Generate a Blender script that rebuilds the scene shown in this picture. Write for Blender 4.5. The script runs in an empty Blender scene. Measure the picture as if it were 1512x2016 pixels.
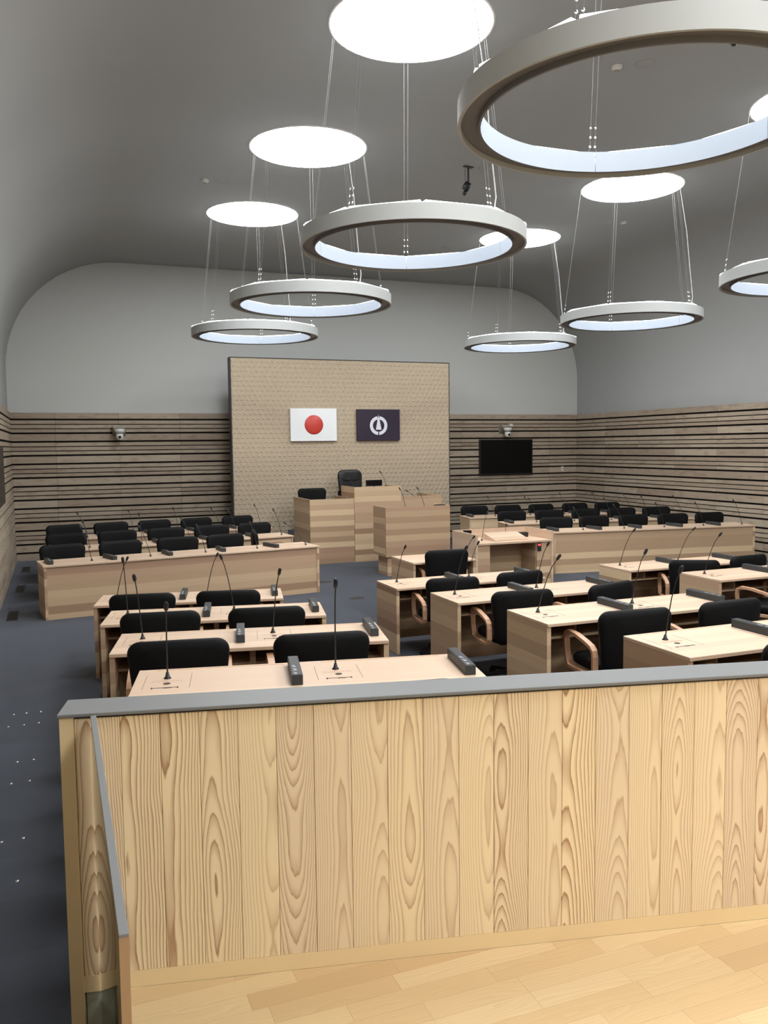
import bpy, bmesh, math, random
from mathutils import Vector, Matrix
random.seed(7)
S = bpy.context.scene
COL = S.collection

# ------------------------------------------------------------------ camera, world, exposure
EYE = Vector((0, 0, 2.28))
CX = Vector((0.93145, -0.36369, -0.01116))      # camera right
CD = Vector((-0.03899, -0.06925, -0.99684))     # camera down
CF = Vector((0.36177, 0.92894, -0.07868))       # camera forward
cam = bpy.data.cameras.new('camera'); camo = bpy.data.objects.new('camera', cam); COL.objects.link(camo)
m = Matrix.Identity(4)
for i in range(3):
    m[i][0] = CX[i]; m[i][1] = -CD[i]; m[i][2] = -CF[i]; m[i][3] = EYE[i]
camo.matrix_world = m
cam.sensor_fit = 'HORIZONTAL'; cam.sensor_width = 36; cam.lens = 1650 / 1512 * 36
cam.clip_start = .05; cam.clip_end = 200
S.camera = camo
W = bpy.data.worlds.new('world'); S.world = W; W.use_nodes = True
W.node_tree.nodes['Background'].inputs[0].default_value = (.5, .55, .6, 1)
W.node_tree.nodes['Background'].inputs[1].default_value = .05
S.view_settings.view_transform = 'Standard'; S.view_settings.look = 'None'
S.view_settings.gamma = 1; S.view_settings.use_curve_mapping = False
S.view_settings.exposure = 0.45
DISC_POWER = 21.0        # radiance of the round ceiling lights
STRIP_POWER = 2.0       # radiance of the light strips on the rings
INNER_POWER = .0        # the glowing inner face of the rings

# ------------------------------------------------------------------ materials
def srgb(r, g, b):
    f = lambda c: (c / 255 / 12.92) if c <= 10 else ((c / 255 + .055) / 1.055) ** 2.4
    return (f(r), f(g), f(b), 1)

class NT:
    def __init__(s, name):
        s.mat = bpy.data.materials.new(name); s.mat.use_nodes = True
        s.t = s.mat.node_tree; s.b = s.t.nodes['Principled BSDF']
    def n(s, kind, **kw):
        o = s.t.nodes.new(kind)
        for k, v in kw.items():
            if k.startswith('i_'):
                key = k[2:]; o.inputs[int(key) if key.isdigit() else key].default_value = v
            else: setattr(o, k, v)
        return o
    def l(s, a, b): s.t.links.new(a, b)
    def math(s, op, a, b=None, c=None, clamp=False):
        o = s.t.nodes.new('ShaderNodeMath'); o.operation = op; o.use_clamp = clamp
        for i, v in enumerate((a, b, c)):
            if v is None: continue
            if isinstance(v, (int, float)): o.inputs[i].default_value = v
            else: s.l(v, o.inputs[i])
        return o.outputs[0]
    def mix(s, f, a, b, mode='MIX'):
        o = s.t.nodes.new('ShaderNodeMix'); o.data_type = 'RGBA'; o.blend_type = mode
        for i, v in ((0, f), (6, a), (7, b)):
            if isinstance(v, (int, float)): o.inputs[i].default_value = v
            elif isinstance(v, tuple): o.inputs[i].default_value = v
            else: s.l(v, o.inputs[i])
        return o.outputs[2]
    def ramp(s, f, stops):
        o = s.t.nodes.new('ShaderNodeValToRGB'); e = o.color_ramp.elements
        while len(e) < len(stops): e.new(.5)
        for i, (p, c) in enumerate(stops): e[i].position = p; e[i].color = c
        s.l(f, o.inputs[0]); return o.outputs[0]
    def xyz(s, x, y, z):
        o = s.t.nodes.new('ShaderNodeCombineXYZ')
        for i, v in enumerate((x, y, z)):
            if isinstance(v, (int, float)): o.inputs[i].default_value = v
            else: s.l(v, o.inputs[i])
        return o.outputs[0]
    def noise(s, vec, scale, detail=2, rough=.5):
        o = s.n('ShaderNodeTexNoise', i_Scale=scale, i_Detail=detail, i_Roughness=rough)
        s.l(vec, o.inputs['Vector']); return o.outputs[0]
    def bump(s, h, strength, dist=.002):
        o = s.n('ShaderNodeBump', i_Strength=strength, i_Distance=dist)
        s.l(h, o.inputs['Height']); s.l(o.outputs[0], s.b.inputs['Normal'])
    def obj(s):
        tc = s.n('ShaderNodeTexCoord'); sp = s.n('ShaderNodeSeparateXYZ'); s.l(tc.outputs['Object'], sp.inputs[0])
        return tc, sp.outputs
    def rnd(s):
        return s.n('ShaderNodeObjectInfo').outputs['Random']
    def set(s, col=None, rough=.5, spec=.5, metal=0):
        if col is not None:
            if isinstance(col, tuple): s.b.inputs['Base Color'].default_value = col
            else: s.l(col, s.b.inputs['Base Color'])
        s.b.inputs['Roughness'].default_value = rough
        s.b.inputs['Specular IOR Level'].default_value = spec
        s.b.inputs['Metallic'].default_value = metal
        return s.mat

M = {}
def plain(name, col, rough=.5, spec=.5, metal=0, emit=None, power=0):
    t = NT(name); t.set(col, rough, spec, metal)
    if emit:
        t.b.inputs['Emission Color'].default_value = emit; t.b.inputs['Emission Strength'].default_value = power
    M[name] = t.mat

plain('dark_gap', srgb(26, 21, 20), .8, .1)
plain('grey_metal', srgb(122, 124, 124), .5, .4, 0)
plain('steel', (.6, .6, .6, 1), .25, .5, 1)
plain('wire', (.17, .17, .175, 1), .6)
plain('white_cable', (.5, .5, .5, 1), .6)
plain('black_plastic', (.012, .012, .014, 1), .45)
plain('rubber', (.008, .008, .009, 1), .7)
plain('screen_black', (.003, .003, .0035, 1), .3, .2)
plain('white_plastic', (.68, .68, .66, 1), .4)
plain('bracket', srgb(150, 144, 128), .5)
plain('device_grey', srgb(60, 63, 65), .45, .3)
plain('device_dark', srgb(34, 36, 40), .4)
plain('print_white', (.75, .78, .8, 1), .5)
plain('flag_white', srgb(232, 236, 238), .6)
plain('flag_red', srgb(196, 62, 52), .35)
plain('flag_purple', srgb(36, 23, 46), .6)
plain('flag_silver', srgb(222, 224, 232), .5)
plain('light_disc', (1, 1, 1, 1), .5, emit=(.97, .985, 1, 1), power=DISC_POWER)
plain('light_strip', (.9, .9, .9, 1), .5, emit=(.88, .95, 1, 1), power=STRIP_POWER)
plain('ring_inner', srgb(164, 174, 187), .7, emit=(.80, .90, 1, 1), power=INNER_POWER)
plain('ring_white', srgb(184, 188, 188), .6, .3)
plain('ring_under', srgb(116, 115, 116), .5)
plain('red_led', (.3, .01, .01, 1), .4, emit=(1, .05, .04, 1), power=2.5)
plain('rim_white', (.8, .8, .8, 1), .5)
plain('kick_grey', srgb(176, 180, 162), .5)
plain('trim_pine', srgb(240, 215, 168), .5)
plain('edge_brown', srgb(172, 140, 104), .5)
plain('black_lip', srgb(46, 44, 42), .5)
plain('stud_steel', (.75, .75, .75, 1), .2, .5, 1)
plain('hole_dark', srgb(70, 50, 40), .7)
plain('groove', srgb(196, 160, 124), .6)
plain('slit', srgb(188, 152, 118), .6)
# side screen: glossy dark clear face
t = NT('gloss_panel'); fz = t.n('ShaderNodeFresnel', i_IOR=1.5); tr = t.n('ShaderNodeBsdfTransparent'); tr.inputs[0].default_value = (.62, .64, .50, 1)
gl = t.n('ShaderNodeBsdfGlossy'); gl.inputs['Roughness'].default_value = .03; mx = t.n('ShaderNodeMixShader')
t.l(fz.outputs[0], mx.inputs[0]); t.l(tr.outputs[0], mx.inputs[1]); t.l(gl.outputs[0], mx.inputs[2])
t.l(mx.outputs[0], t.t.nodes['Material Output'].inputs[0]); M['gloss_panel'] = t.mat

# plaster
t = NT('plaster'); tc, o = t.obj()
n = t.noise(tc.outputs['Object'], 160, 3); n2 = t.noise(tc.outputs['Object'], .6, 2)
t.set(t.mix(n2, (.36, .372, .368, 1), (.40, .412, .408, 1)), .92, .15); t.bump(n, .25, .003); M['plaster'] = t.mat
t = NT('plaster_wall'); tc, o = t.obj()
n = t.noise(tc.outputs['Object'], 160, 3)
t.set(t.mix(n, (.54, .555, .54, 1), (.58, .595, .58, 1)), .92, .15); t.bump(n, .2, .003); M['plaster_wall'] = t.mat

# carpet tiles
t = NT('carpet'); tc, o = t.obj()
n = t.noise(tc.outputs['Object'], 260, 3, .7); n2 = t.noise(tc.outputs['Object'], 40, 3, .6)
cx = t.math('FLOOR', t.math('MULTIPLY', o[0], 2.0)); cy = t.math('FLOOR', t.math('MULTIPLY', o[1], 2.0))
ck = t.math('MODULO', t.math('ABSOLUTE', t.math('ADD', cx, cy)), 2.0)
wn = t.n('ShaderNodeTexWhiteNoise', noise_dimensions='2D'); t.l(t.xyz(cx, cy, 0.0), wn.inputs['Vector'])
c = t.mix(n, srgb(42, 45, 51), srgb(72, 77, 87))
c = t.mix(t.math('MULTIPLY', n2, .35), c, srgb(34, 37, 42))
c = t.mix(t.math('ADD', t.math('MULTIPLY', ck, .10), t.math('MULTIPLY', wn.outputs[0], .14)), c, srgb(32, 34, 38))
t.set(c, .95, .1); t.b.inputs['Sheen Weight'].default_value = .62; t.b.inputs['Sheen Tint'].default_value = srgb(165, 172, 184)
t.b.inputs['Sheen Roughness'].default_value = .45
t.bump(n, .5, .004); M['carpet'] = t.mat

def banded_wood(name, light, dark, pink, band=.085, amp=.85, along_axis=None, rough=.42):
    """laminated strips: tone changes strip by strip, strips run lengthwise"""
    t = NT(name); tc, o = t.obj()
    nn = t.n('ShaderNodeSeparateXYZ'); t.l(tc.outputs['Normal'], nn.inputs[0])
    isz = t.math('GREATER_THAN', t.math('ABSOLUTE', nn.outputs[2]), .5)
    isx = t.math('GREATER_THAN', t.math('ABSOLUTE', nn.outputs[0]), .5)
    r = t.rnd(); off = t.math('MULTIPLY', r, 37.0)
    bnd = t.math('ADD', t.math('MULTIPLY', isz, o[1]), t.math('MULTIPLY', t.math('SUBTRACT', 1.0, isz), o[2]))
    alo = t.math('ADD', t.math('MULTIPLY', isx, o[1]), t.math('MULTIPLY', t.math('SUBTRACT', 1.0, isx), o[0]))
    wob = t.noise(t.xyz(t.math('MULTIPLY', alo, .35), bnd, off), 1.5, 2)
    q = t.math('ADD', t.math('DIVIDE', bnd, band), t.math('ADD', off, t.math('MULTIPLY', wob, .25)))
    fl = t.math('FLOOR', q)
    wn = t.n('ShaderNodeTexWhiteNoise', noise_dimensions='2D'); t.l(t.xyz(fl, t.math('FLOOR', off), 0.0), wn.inputs['Vector'])
    wn2 = t.n('ShaderNodeTexWhiteNoise', noise_dimensions='2D'); t.l(t.xyz(fl, 7.7, 0.0), wn2.inputs['Vector'])
    c = t.mix(t.math('MULTIPLY', wn.outputs[0], amp), light, dark)
    c = t.mix(t.math('MULTIPLY', t.math('GREATER_THAN', wn2.outputs[0], .6), .55), c, pink)
    g = t.noise(t.xyz(t.math('MULTIPLY', alo, 2.2), t.math('MULTIPLY', bnd, 95.0), off), 1.0, 3, .6)
    c = t.mix(t.math('MULTIPLY', t.math('SUBTRACT', g, .3, clamp=True), .55), c, dark)
    t.set(c, rough, .35); t.bump(g, .08, .001)
    M[name] = t.mat
banded_wood('desk_wood', srgb(226, 200, 164), srgb(160, 130, 104), srgb(182, 148, 124), .105, 1.0)
banded_wood('desk_pale', srgb(222, 197, 170), srgb(196, 168, 143), srgb(208, 178, 156), .10, .7)
banded_wood('arm_wood', srgb(206, 164, 132), srgb(180, 138, 108), srgb(200, 156, 126), .2, .5)

# slat board wood: dark oak, tone differs board to board
t = NT('slat_wood'); tc, o = t.obj(); r = t.rnd(); off = t.math('MULTIPLY', r, 61.0)
al = t.math('ADD', o[0], o[1])
g = t.noise(t.xyz(t.math('MULTIPLY', al, 1.6), t.math('MULTIPLY', o[2], 46.0), off), 1.0, 4, .65)
k = t.noise(t.xyz(t.math('MULTIPLY', al, 3.0), t.math('MULTIPLY', o[2], 12.0), off), 1.4, 2)
c = t.mix(r, srgb(192, 181, 160), srgb(164, 151, 132))
c = t.mix(t.math('MULTIPLY', g, .75), c, srgb(142, 124, 110))
c = t.mix(t.math('MULTIPLY', t.math('SUBTRACT', k, .52, clamp=True), 2.2), c, srgb(128, 96, 80))
t.set(c, .6, .25); t.bump(g, .15, .001); M['slat_wood'] = t.mat

# cedar planks with flat-sawn (cathedral) grain; plank runs along local z, face in the x-z plane
t = NT('cedar'); tc, o = t.obj(); r = t.rnd(); off = t.math('MULTIPLY', r, 97.0)
r2 = t.math('FRACT', t.math('MULTIPLY', r, 13.7)); r3 = t.math('FRACT', t.math('MULTIPLY', r, 41.3))
wz = t.noise(t.xyz(off, 3.3, o[2]), 1.0, 1, .4)
wob = t.noise(t.xyz(t.math('MULTIPLY', o[0], 9.0), off, t.math('MULTIPLY', o[2], 2.2)), 1.0, 2, .5)
jag = t.noise(t.xyz(t.math('MULTIPLY', o[0], 60.0), off, t.math('MULTIPLY', o[2], 5.0)), 1.0, 2, .6)
xc = t.math('ADD', o[0], t.math('MULTIPLY', t.math('SUBTRACT', r2, .5), .11))
xc = t.math('ADD', xc, t.math('MULTIPLY', t.math('SUBTRACT', wob, .5), .030))
d = t.math('ADD', -.022, t.math('MULTIPLY', wz, .17))
rr = t.math('SQRT', t.math('ADD', t.math('MULTIPLY', xc, xc), t.math('MULTIPLY', d, d)))
rr = t.math('ADD', rr, t.math('ADD', t.math('MULTIPLY', wob, .006), t.math('MULTIPLY', jag, .0035)))
fr = t.math('FRACT', t.math('MULTIPLY', rr, t.math('ADD', 105.0, t.math('MULTIPLY', r3, 55.0))))
fine = t.noise(t.xyz(t.math('MULTIPLY', o[0], 420.0), off, t.math('MULTIPLY', o[2], 6.0)), 1.0, 2, .6)
tone = t.mix(r3, srgb(253, 233, 192), srgb(238, 218, 188))
line = t.ramp(fr, [(0, (0, 0, 0, 1)), (.40, (.05, .05, .05, 1)), (.78, (.5, .5, .5, 1)), (.92, (1, 1, 1, 1)), (1.0, (.05, .05, .05, 1))])
big = t.noise(t.xyz(t.math('MULTIPLY', o[0], 5.0), off, t.math('MULTIPLY', o[2], 1.2)), 1.6, 2)
latew = t.mix(big, srgb(166, 116, 78), srgb(180, 148, 118))
amt = t.math('ADD', .46, t.math('MULTIPLY', t.math('MULTIPLY', r2, big), 1.15))
c = t.mix(t.math('MULTIPLY', line, amt), tone, latew)
c = t.mix(t.math('MULTIPLY', fine, .14), c, srgb(196, 160, 112))
t.set(c, .5, .3); t.bump(line, .05, .001); M['cedar'] = t.mat

# pale wood: end trim, rails, gallery floor strips (grain along local x)
t = NT('pale_pine'); tc, o = t.obj(); r = t.rnd(); off = t.math('MULTIPLY', r, 53.0)
g = t.noise(t.xyz(t.math('MULTIPLY', o[0], 3.0), t.math('MULTIPLY', o[1], 60.0), t.math('ADD', off, t.math('MULTIPLY', o[2], 3.0))), 1.0, 3, .6)
c = t.mix(r, srgb(224, 199, 156), srgb(210, 182, 138))
c = t.mix(t.math('MULTIPLY', g, .5), c, srgb(202, 170, 126))
t.set(c, .42, .35); M['pale_pine'] = t.mat
t = NT('strip_pine'); tc, o = t.obj(); r = t.rnd(); off = t.math('MULTIPLY', r, 53.0)
wv = t.noise(t.xyz(t.math('MULTIPLY', o[0], 1.6), t.math('MULTIPLY', o[1], 9.0), off), 1.0, 2, .5)
fr = t.math('FRACT', t.math('ADD', t.math('MULTIPLY', wv, 9.0), t.math('MULTIPLY', o[1], 60.0)))
c = t.ramp(r, [(0, srgb(232, 208, 164)), (.55, srgb(222, 194, 148)), (.85, srgb(218, 189, 144)), (1, srgb(211, 180, 136))])
c = t.mix(t.math('MULTIPLY', fr, .30), c, srgb(204, 170, 124))
t.set(c, .42, .35); M['strip_pine'] = t.mat
# relief panel
t = NT('relief_wood'); tc, o = t.obj()
g = t.noise(tc.outputs['Object'], 14, 3, .6)
c = t.mix(g, srgb(188, 174, 152), srgb(168, 152, 130)); t.set(c, .6, .25); M['relief_wood'] = t.mat
# chair fabric
t = NT('black_fabric'); tc, o = t.obj()
g = t.noise(tc.outputs['Object'], 600, 2, .6)
t.set(t.mix(g, (.002, .002, .0025, 1), (.005, .0055, .006, 1)), .6, .16); t.bump(g, .2, .001)
t.b.inputs['Sheen Weight'].default_value = .005; M['black_fabric'] = t.mat
t = NT('black_leather'); tc, o = t.obj()
g = t.noise(tc.outputs['Object'], 60, 3, .6)
t.set((.010, .011, .012, 1), .4, .4); t.bump(g, .25, .002); M['black_leather'] = t.mat

# ------------------------------------------------------------------ mesh helpers
class MB:
    def __init__(s): s.v = []; s.f = []; s.mi = []; s.sm = []
    def add(s, vs, fs, mi=0, sm=False):
        b = len(s.v); s.v += [tuple(v) for v in vs]
        for f in fs: s.f.append([b + i for i in f]); s.mi.append(mi); s.sm.append(sm)
    def box(s, x0, x1, y0, y1, z0, z1, mi=0):
        vs = [(x, y, z) for z in (z0, z1) for y in (y0, y1) for x in (x0, x1)]
        s.add(vs, [(0, 2, 3, 1), (4, 5, 7, 6), (0, 1, 5, 4), (2, 6, 7, 3), (0, 4, 6, 2), (1, 3, 7, 5)], mi)
    def prism(s, poly, z0, z1, mi=0):      # poly in xy, counter-clockwise
        n = len(poly); vs = [(x, y, z0) for x, y in poly] + [(x, y, z1) for x, y in poly]
        s.add(vs, [tuple(range(n))[::-1], tuple(range(n, 2 * n))] + [(i, (i + 1) % n, n + (i + 1) % n, n + i) for i in range(n)], mi)
    def prism_x(s, poly, x0, x1, mi=0, sm=False):   # poly in yz
        n = len(poly); vs = [(x0, y, z) for y, z in poly] + [(x1, y, z) for y, z in poly]
        s.add(vs, [tuple(range(n))[::-1], tuple(range(n, 2 * n))], mi)
        s.add(vs, [(i, (i + 1) % n, n + (i + 1) % n, n + i) for i in range(n)], mi, sm)
    def tube(s, pts, r, n=6, mi=0, caps=True):
        pts = [Vector(p) for p in pts]; rs = r if isinstance(r, (list, tuple)) else [r] * len(pts)
        t0 = (pts[1] - pts[0]).normalized(); a = t0.orthogonal().normalized()
        vs = []
        for i, p in enumerate(pts):
            tg = (pts[min(i + 1, len(pts) - 1)] - pts[max(i - 1, 0)]).normalized()
            a = (a - tg * a.dot(tg)).normalized(); b = tg.cross(a)
            for k in range(n):
                an = 2 * math.pi * k / n; vs.append(p + (a * math.cos(an) + b * math.sin(an)) * rs[i])
        fs = [(i * n + k, i * n + (k + 1) % n, (i + 1) * n + (k + 1) % n, (i + 1) * n + k) for i in range(len(pts) - 1) for k in range(n)]
        s.add(vs, fs, mi, True)
        if caps: s.add(vs, [tuple(range(n))[::-1], tuple(range((len(pts) - 1) * n, len(pts) * n))], mi)
    def lathe(s, prof, n=24, mi=0, o=(0, 0, 0), sm=True, sharp=False):
        if sharp:
            for i in range(len(prof) - 1): s.lathe(prof[i:i + 2], n, mi, o, sm)
            return
        vs = [(o[0] + r * math.cos(2 * math.pi * k / n), o[1] + r * math.sin(2 * math.pi * k / n), o[2] + z) for r, z in prof for k in range(n)]
        s.add(vs, [(i * n + k, i * n + (k + 1) % n, (i + 1) * n + (k + 1) % n, (i + 1) * n + k) for i in range(len(prof) - 1) for k in range(n)], mi, sm)
    def data(s, name, *mats):
        me = bpy.data.meshes.new(name); me.from_pydata(s.v, [], s.f)
        for mt in mats: me.materials.append(M[mt])
        me.polygons.foreach_set('material_index', s.mi); me.polygons.foreach_set('use_smooth', s.sm)
        me.update(); return me

def bevelled(x0, x1, y0, y1, z0, z1, w, name, mat, seg=2):
    mb = MB(); mb.box(x0, x1, y0, y1, z0, z1); me = mb.data(name, mat)
    bm = bmesh.new(); bm.from_mesh(me)
    bmesh.ops.bevel(bm, geom=list(bm.edges), offset=w, segments=seg, affect='EDGES', profile=.5)
    bm.to_mesh(me); bm.free(); return me

def boxmesh(name, mat, *boxes):
    mb = MB()
    for b in boxes: mb.box(*b)
    return mb.data(name, mat)

def obj(name, me, parent=None, loc=(0, 0, 0), rotz=0):
    o = bpy.data.objects.new(name, me); COL.objects.link(o); o.location = loc; o.rotation_euler = (0, 0, rotz)
    if parent: o.parent = parent
    return o
def tag(o, label, cat, group=None):
    o['label'] = label; o['category'] = cat
    if group: o['group'] = group
    return o
def struct(o): o['kind'] = 'structure'; return o
def thing(name, label, cat, loc, rotz=0, group=None):
    return tag(obj(name, None, None, loc, rotz), label, cat, group)
def build(name, label, cat, loc, rotz, spec, group=None):
    """spec rows: (part name, mesh, offset, rotz, [sub rows])"""
    t = thing(name, label, cat, loc, rotz, group)
    def rec(rows, par):
        for row in rows:
            c = obj(row[0], row[1], par, row[2] if len(row) > 2 else (0, 0, 0), row[3] if len(row) > 3 else 0)
            if len(row) > 4: rec(row[4], c)
    rec(spec, t); return t

# ------------------------------------------------------------------ room shell
XL, XR, YB, YF, ZC, ZW = -.88, 12.73, 18.70, -7.6, 6.17, 3.035
XM = (XL + XR) / 2
R_ = 2.25
def profile():
    pts = [(XL, ZW)]
    for k in range(15):
        a = math.pi - k * (math.pi / 2) / 14; pts.append((XL + R_ + R_ * math.cos(a), ZC - R_ + R_ * math.sin(a)))
    for k in range(15):
        a = math.pi / 2 - k * (math.pi / 2) / 14; pts.append((XR - R_ + R_ * math.cos(a), ZC - R_ + R_ * math.sin(a)))
    pts.append((XR, ZW)); return pts
pr = profile()
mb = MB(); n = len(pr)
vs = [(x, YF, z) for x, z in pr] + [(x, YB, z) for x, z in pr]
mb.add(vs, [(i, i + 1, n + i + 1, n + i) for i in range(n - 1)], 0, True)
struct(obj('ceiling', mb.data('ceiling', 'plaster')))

def endwall(name, y):
    mb = MB(); vs = [(x, y, z) for x, z in pr]
    mb.add(vs, [tuple(range(len(vs)))]); return struct(obj(name, mb.data(name, 'plaster_wall')))
wall_back = endwall('wall_back', YB)
wall_front = endwall('wall_front', YF)
obj('lower_wall', boxmesh('lower_wall', 'plaster_wall', (XL, XR, YF - .05, YF, 0, ZW)), wall_front)
struct(obj('floor', boxmesh('floor', 'carpet', (XL - .1, XR + .1, YF, YB + .1, -.1, 0))))

# slatted wainscot
PER = .457; T0 = 2.897
rows = [(T0 + .019, ZW)]
for k in range(6):
    t0 = T0 - k * PER
    c = [t0, t0 - .1005, t0 - .191, t0 - .282, t0 - PER]; h = [.019, .009, .009, .019, .019]
    for i in range(4): rows.append((c[i + 1] + h[i + 1], c[i] - h[i]))
rows.append((0, T0 - 6 * PER - .019))
board_cache = {}
def board_mesh(L, H, axis):
    key = (round(L, 3), round(H, 3), axis)
    if key not in board_cache:
        d = (-L / 2 + .002, L / 2 - .002)
        b = (d[0], d[1], -.011, .011, -H / 2, H / 2) if axis == 'x' else (-.011, .011, d[0], d[1], -H / 2, H / 2)
        board_cache[key] = boxmesh('board', 'slat_wood', b)
    return board_cache[key]
def wainscot(wall, axis, pos, cuts, sgn):
    a0, a1 = min(cuts), max(cuts)
    bk = (a0, a1, *sorted((pos, pos - sgn * .06)), 0, ZW - .01) if axis == 'x' else (*sorted((pos, pos - sgn * .06)), a0, a1, 0, ZW - .01)
    obj('backing', boxmesh('backing', 'dark_gap', bk), wall)
    for i in range(len(cuts) - 1):
        L = abs(cuts[i + 1] - cuts[i]); mid = (cuts[i] + cuts[i + 1]) / 2
        for z0, z1 in rows:
            q = pos + sgn * .011
            loc = (mid, q, (z0 + z1) / 2) if axis == 'x' else (q, mid, (z0 + z1) / 2)
            obj('board', board_mesh(L, z1 - z0, axis), wall, loc)
wainscot(wall_back, 'x', YB - .03, [XL + .03, .004, 1.263, 2.525, 3.785, 5.93, 8.075, 9.335, 10.595, 11.855, XR - .03], -1)
def sidewall(name, x):
    mb = MB(); s = -1 if x < XM else 1
    mb.box(*sorted((x, x + s * .1)), YF, YB, -.1, ZW); return struct(obj(name, mb.data(name, 'plaster_wall')))
wall_left = sidewall('wall_left', XL); wall_right = sidewall('wall_right', XR)
ys = [YB - .03 - 1.26 * k for k in range(7)]
wainscot(wall_right, 'y', XR - .03, ys + [ys[-1] - 2.52 * k for k in (1, 2, 3, 4)] + [YF], -1)
wainscot(wall_left, 'y', XL + .03, ys[:4] + [ys[3] - 2.52 * k for k in (1, 2, 3, 4)] + [YF], 1)

# raised seating tiers (carpeted)
TA = math.tan(math.radians(11.6))
TIER_Y = [(7.84, 7.50), (6.35, 5.99), (4.86, 4.48)]
def tier(yl, yc, z):
    return [(.28, 1.0 if z > .3 else .9), (11.6, .9), (11.6, yl), (9.3, yl - 2.0 * TA), (8.6, yc), (3.15, yc), (2.40, yl - 2.0 * TA), (.28, yl)]
for k, (yl, yc) in enumerate(TIER_Y):
    mb = MB(); mb.prism(tier(yl, yc, .1 * (k + 1)), .1 * k, .1 * (k + 1)); struct(obj('floor', mb.data('floor', 'carpet')))

# ------------------------------------------------------------------ round ceiling lights and hanging ring lamps
LX = (3.22, 8.34); LY = (14.17, 10.84, 7.43, 4.07, .70, -2.67, -6.04)  # unseen rear pairs continue the grid; rearmost one added to brighten the barrier
mb = MB(); mb.lathe([(.75, -.012), (.745, -.016), (.0, -.016)], 64); DISC = mb.data('diffuser', 'light_disc')
mb = MB(); mb.lathe([(.772, 0), (.772, -.012), (.75, -.014), (.75, 0)], 64); RIM = mb.data('rim', 'rim_white')
ords = ['nearest', 'second from', 'third from', 'fourth from', 'fifth from', 'sixth from', 'added fill, seventh from']
def rank(i): return 'nearest back wall' if i == 0 else ords[i] + ' back wall'
sides = ('over the white flag side', 'over the wall screen side')
for cI, lx in enumerate(LX):
    for i, ly in enumerate(LY):
        build('ceiling_light', 'round glowing ceiling light, %s, row %s' % (rank(i), sides[cI]), 'ceiling light', (lx, ly, ZC), 0,
              [('rim', RIM), ('diffuser', DISC)], 'round ceiling lights')
RO, RI, RH, NV = 1.06, .925, .135, 10
mb = MB(); mb.lathe([(RO - .01, RH), (RO, RH - .004), (RO, 0), (RO - .018, 0), (RO - .018, .03)], 96, sharp=True); HOUS = mb.data('outer_band', 'ring_white')
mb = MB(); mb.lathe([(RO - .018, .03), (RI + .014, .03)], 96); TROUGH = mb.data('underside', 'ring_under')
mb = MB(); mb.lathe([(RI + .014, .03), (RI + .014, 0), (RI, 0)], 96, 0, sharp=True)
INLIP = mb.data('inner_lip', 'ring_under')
def inner_panel(a0, a1):
    mb = MB(); n = 56; vs = []
    for k in range(n + 1):
        a = a0 + (a1 - a0) * k / n
        for r, z in ((RI, .002), (RI, RH), (RI + .008, RH), (RI + .008, .002)): vs.append((r * math.cos(a), r * math.sin(a), z))
    fs = [(k * 4 + j, (k + 1) * 4 + j, (k + 1) * 4 + (j + 1) % 4, k * 4 + (j + 1) % 4) for k in range(n) for j in range(4)]
    mb.add(vs, fs, 0, False)
    mb.add(vs, [(0, 1, 2, 3), (n * 4 + 3, n * 4 + 2, n * 4 + 1, n * 4)])
    return mb.data('inner_panel', 'ring_inner')
A0 = math.radians(-90 + 17)     # one vertex of the ten-sided light strip
INP = [inner_panel(A0 + 2 * math.pi * k / 5 + .002, A0 + 2 * math.pi * (k + 1) / 5 - .002) for k in range(5)]
half = math.tan(math.pi / NV) * .985
STRIP = bevelled(-half + .012, half - .012, -.034, .034, .10, RH + .016, .004, 'light_strip', 'light_strip', 1)
mb = MB(); mb.lathe([(RI + .02, RH - .02), (RO - .02, RH - .02)], 64); TOPC = mb.data('top_cover', 'ring_white')
WIRES = []
DZ = ZC - 4.135
for k in range(5):
    a = A0 + 2 * math.pi * k / 5
    mb = MB(); g = MB()
    top = Vector((.76 * math.cos(a), .76 * math.sin(a), DZ)); rd = Vector((math.cos(a), math.sin(a), 0)); tn = Vector((-math.sin(a), math.cos(a), 0))
    for s in (-1, 1):
        b = rd * 1.0 + tn * (.035 * s) + Vector((0, 0, RH))
        b2 = b - tn * (.018 * s) + Vector((0, 0, .06))
        tp = top + tn * (.02 * s)
        mb.tube([b, b2, tp], .0014, 4)
        for q in (0, .06, .12):
            c = b2.lerp(tp, q / (tp - b2).length); g.lathe([(0.0005, -.009), (.008, -.005), (.0095, 0), (.008, .005), (.0005, .009)], 8, 0, c)
    WIRES.append((mb.data('suspension_wires', 'wire'), g.data('wire_grips', 'steel')))
mb = MB(); a = A0 + .06
mb.tube([(1.0 * math.cos(a), 1.0 * math.sin(a), RH), (1.0 * math.cos(a) + .02, math.sin(a), RH + .12), (.97 * math.cos(a), .97 * math.sin(a), RH + .5), (.9 * math.cos(a) + .01, .9 * math.sin(a), 1.2), (.76 * math.cos(a), .76 * math.sin(a), DZ)], .0055, 6)
CABLE = mb.data('power_cable', 'white_cable')
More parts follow.
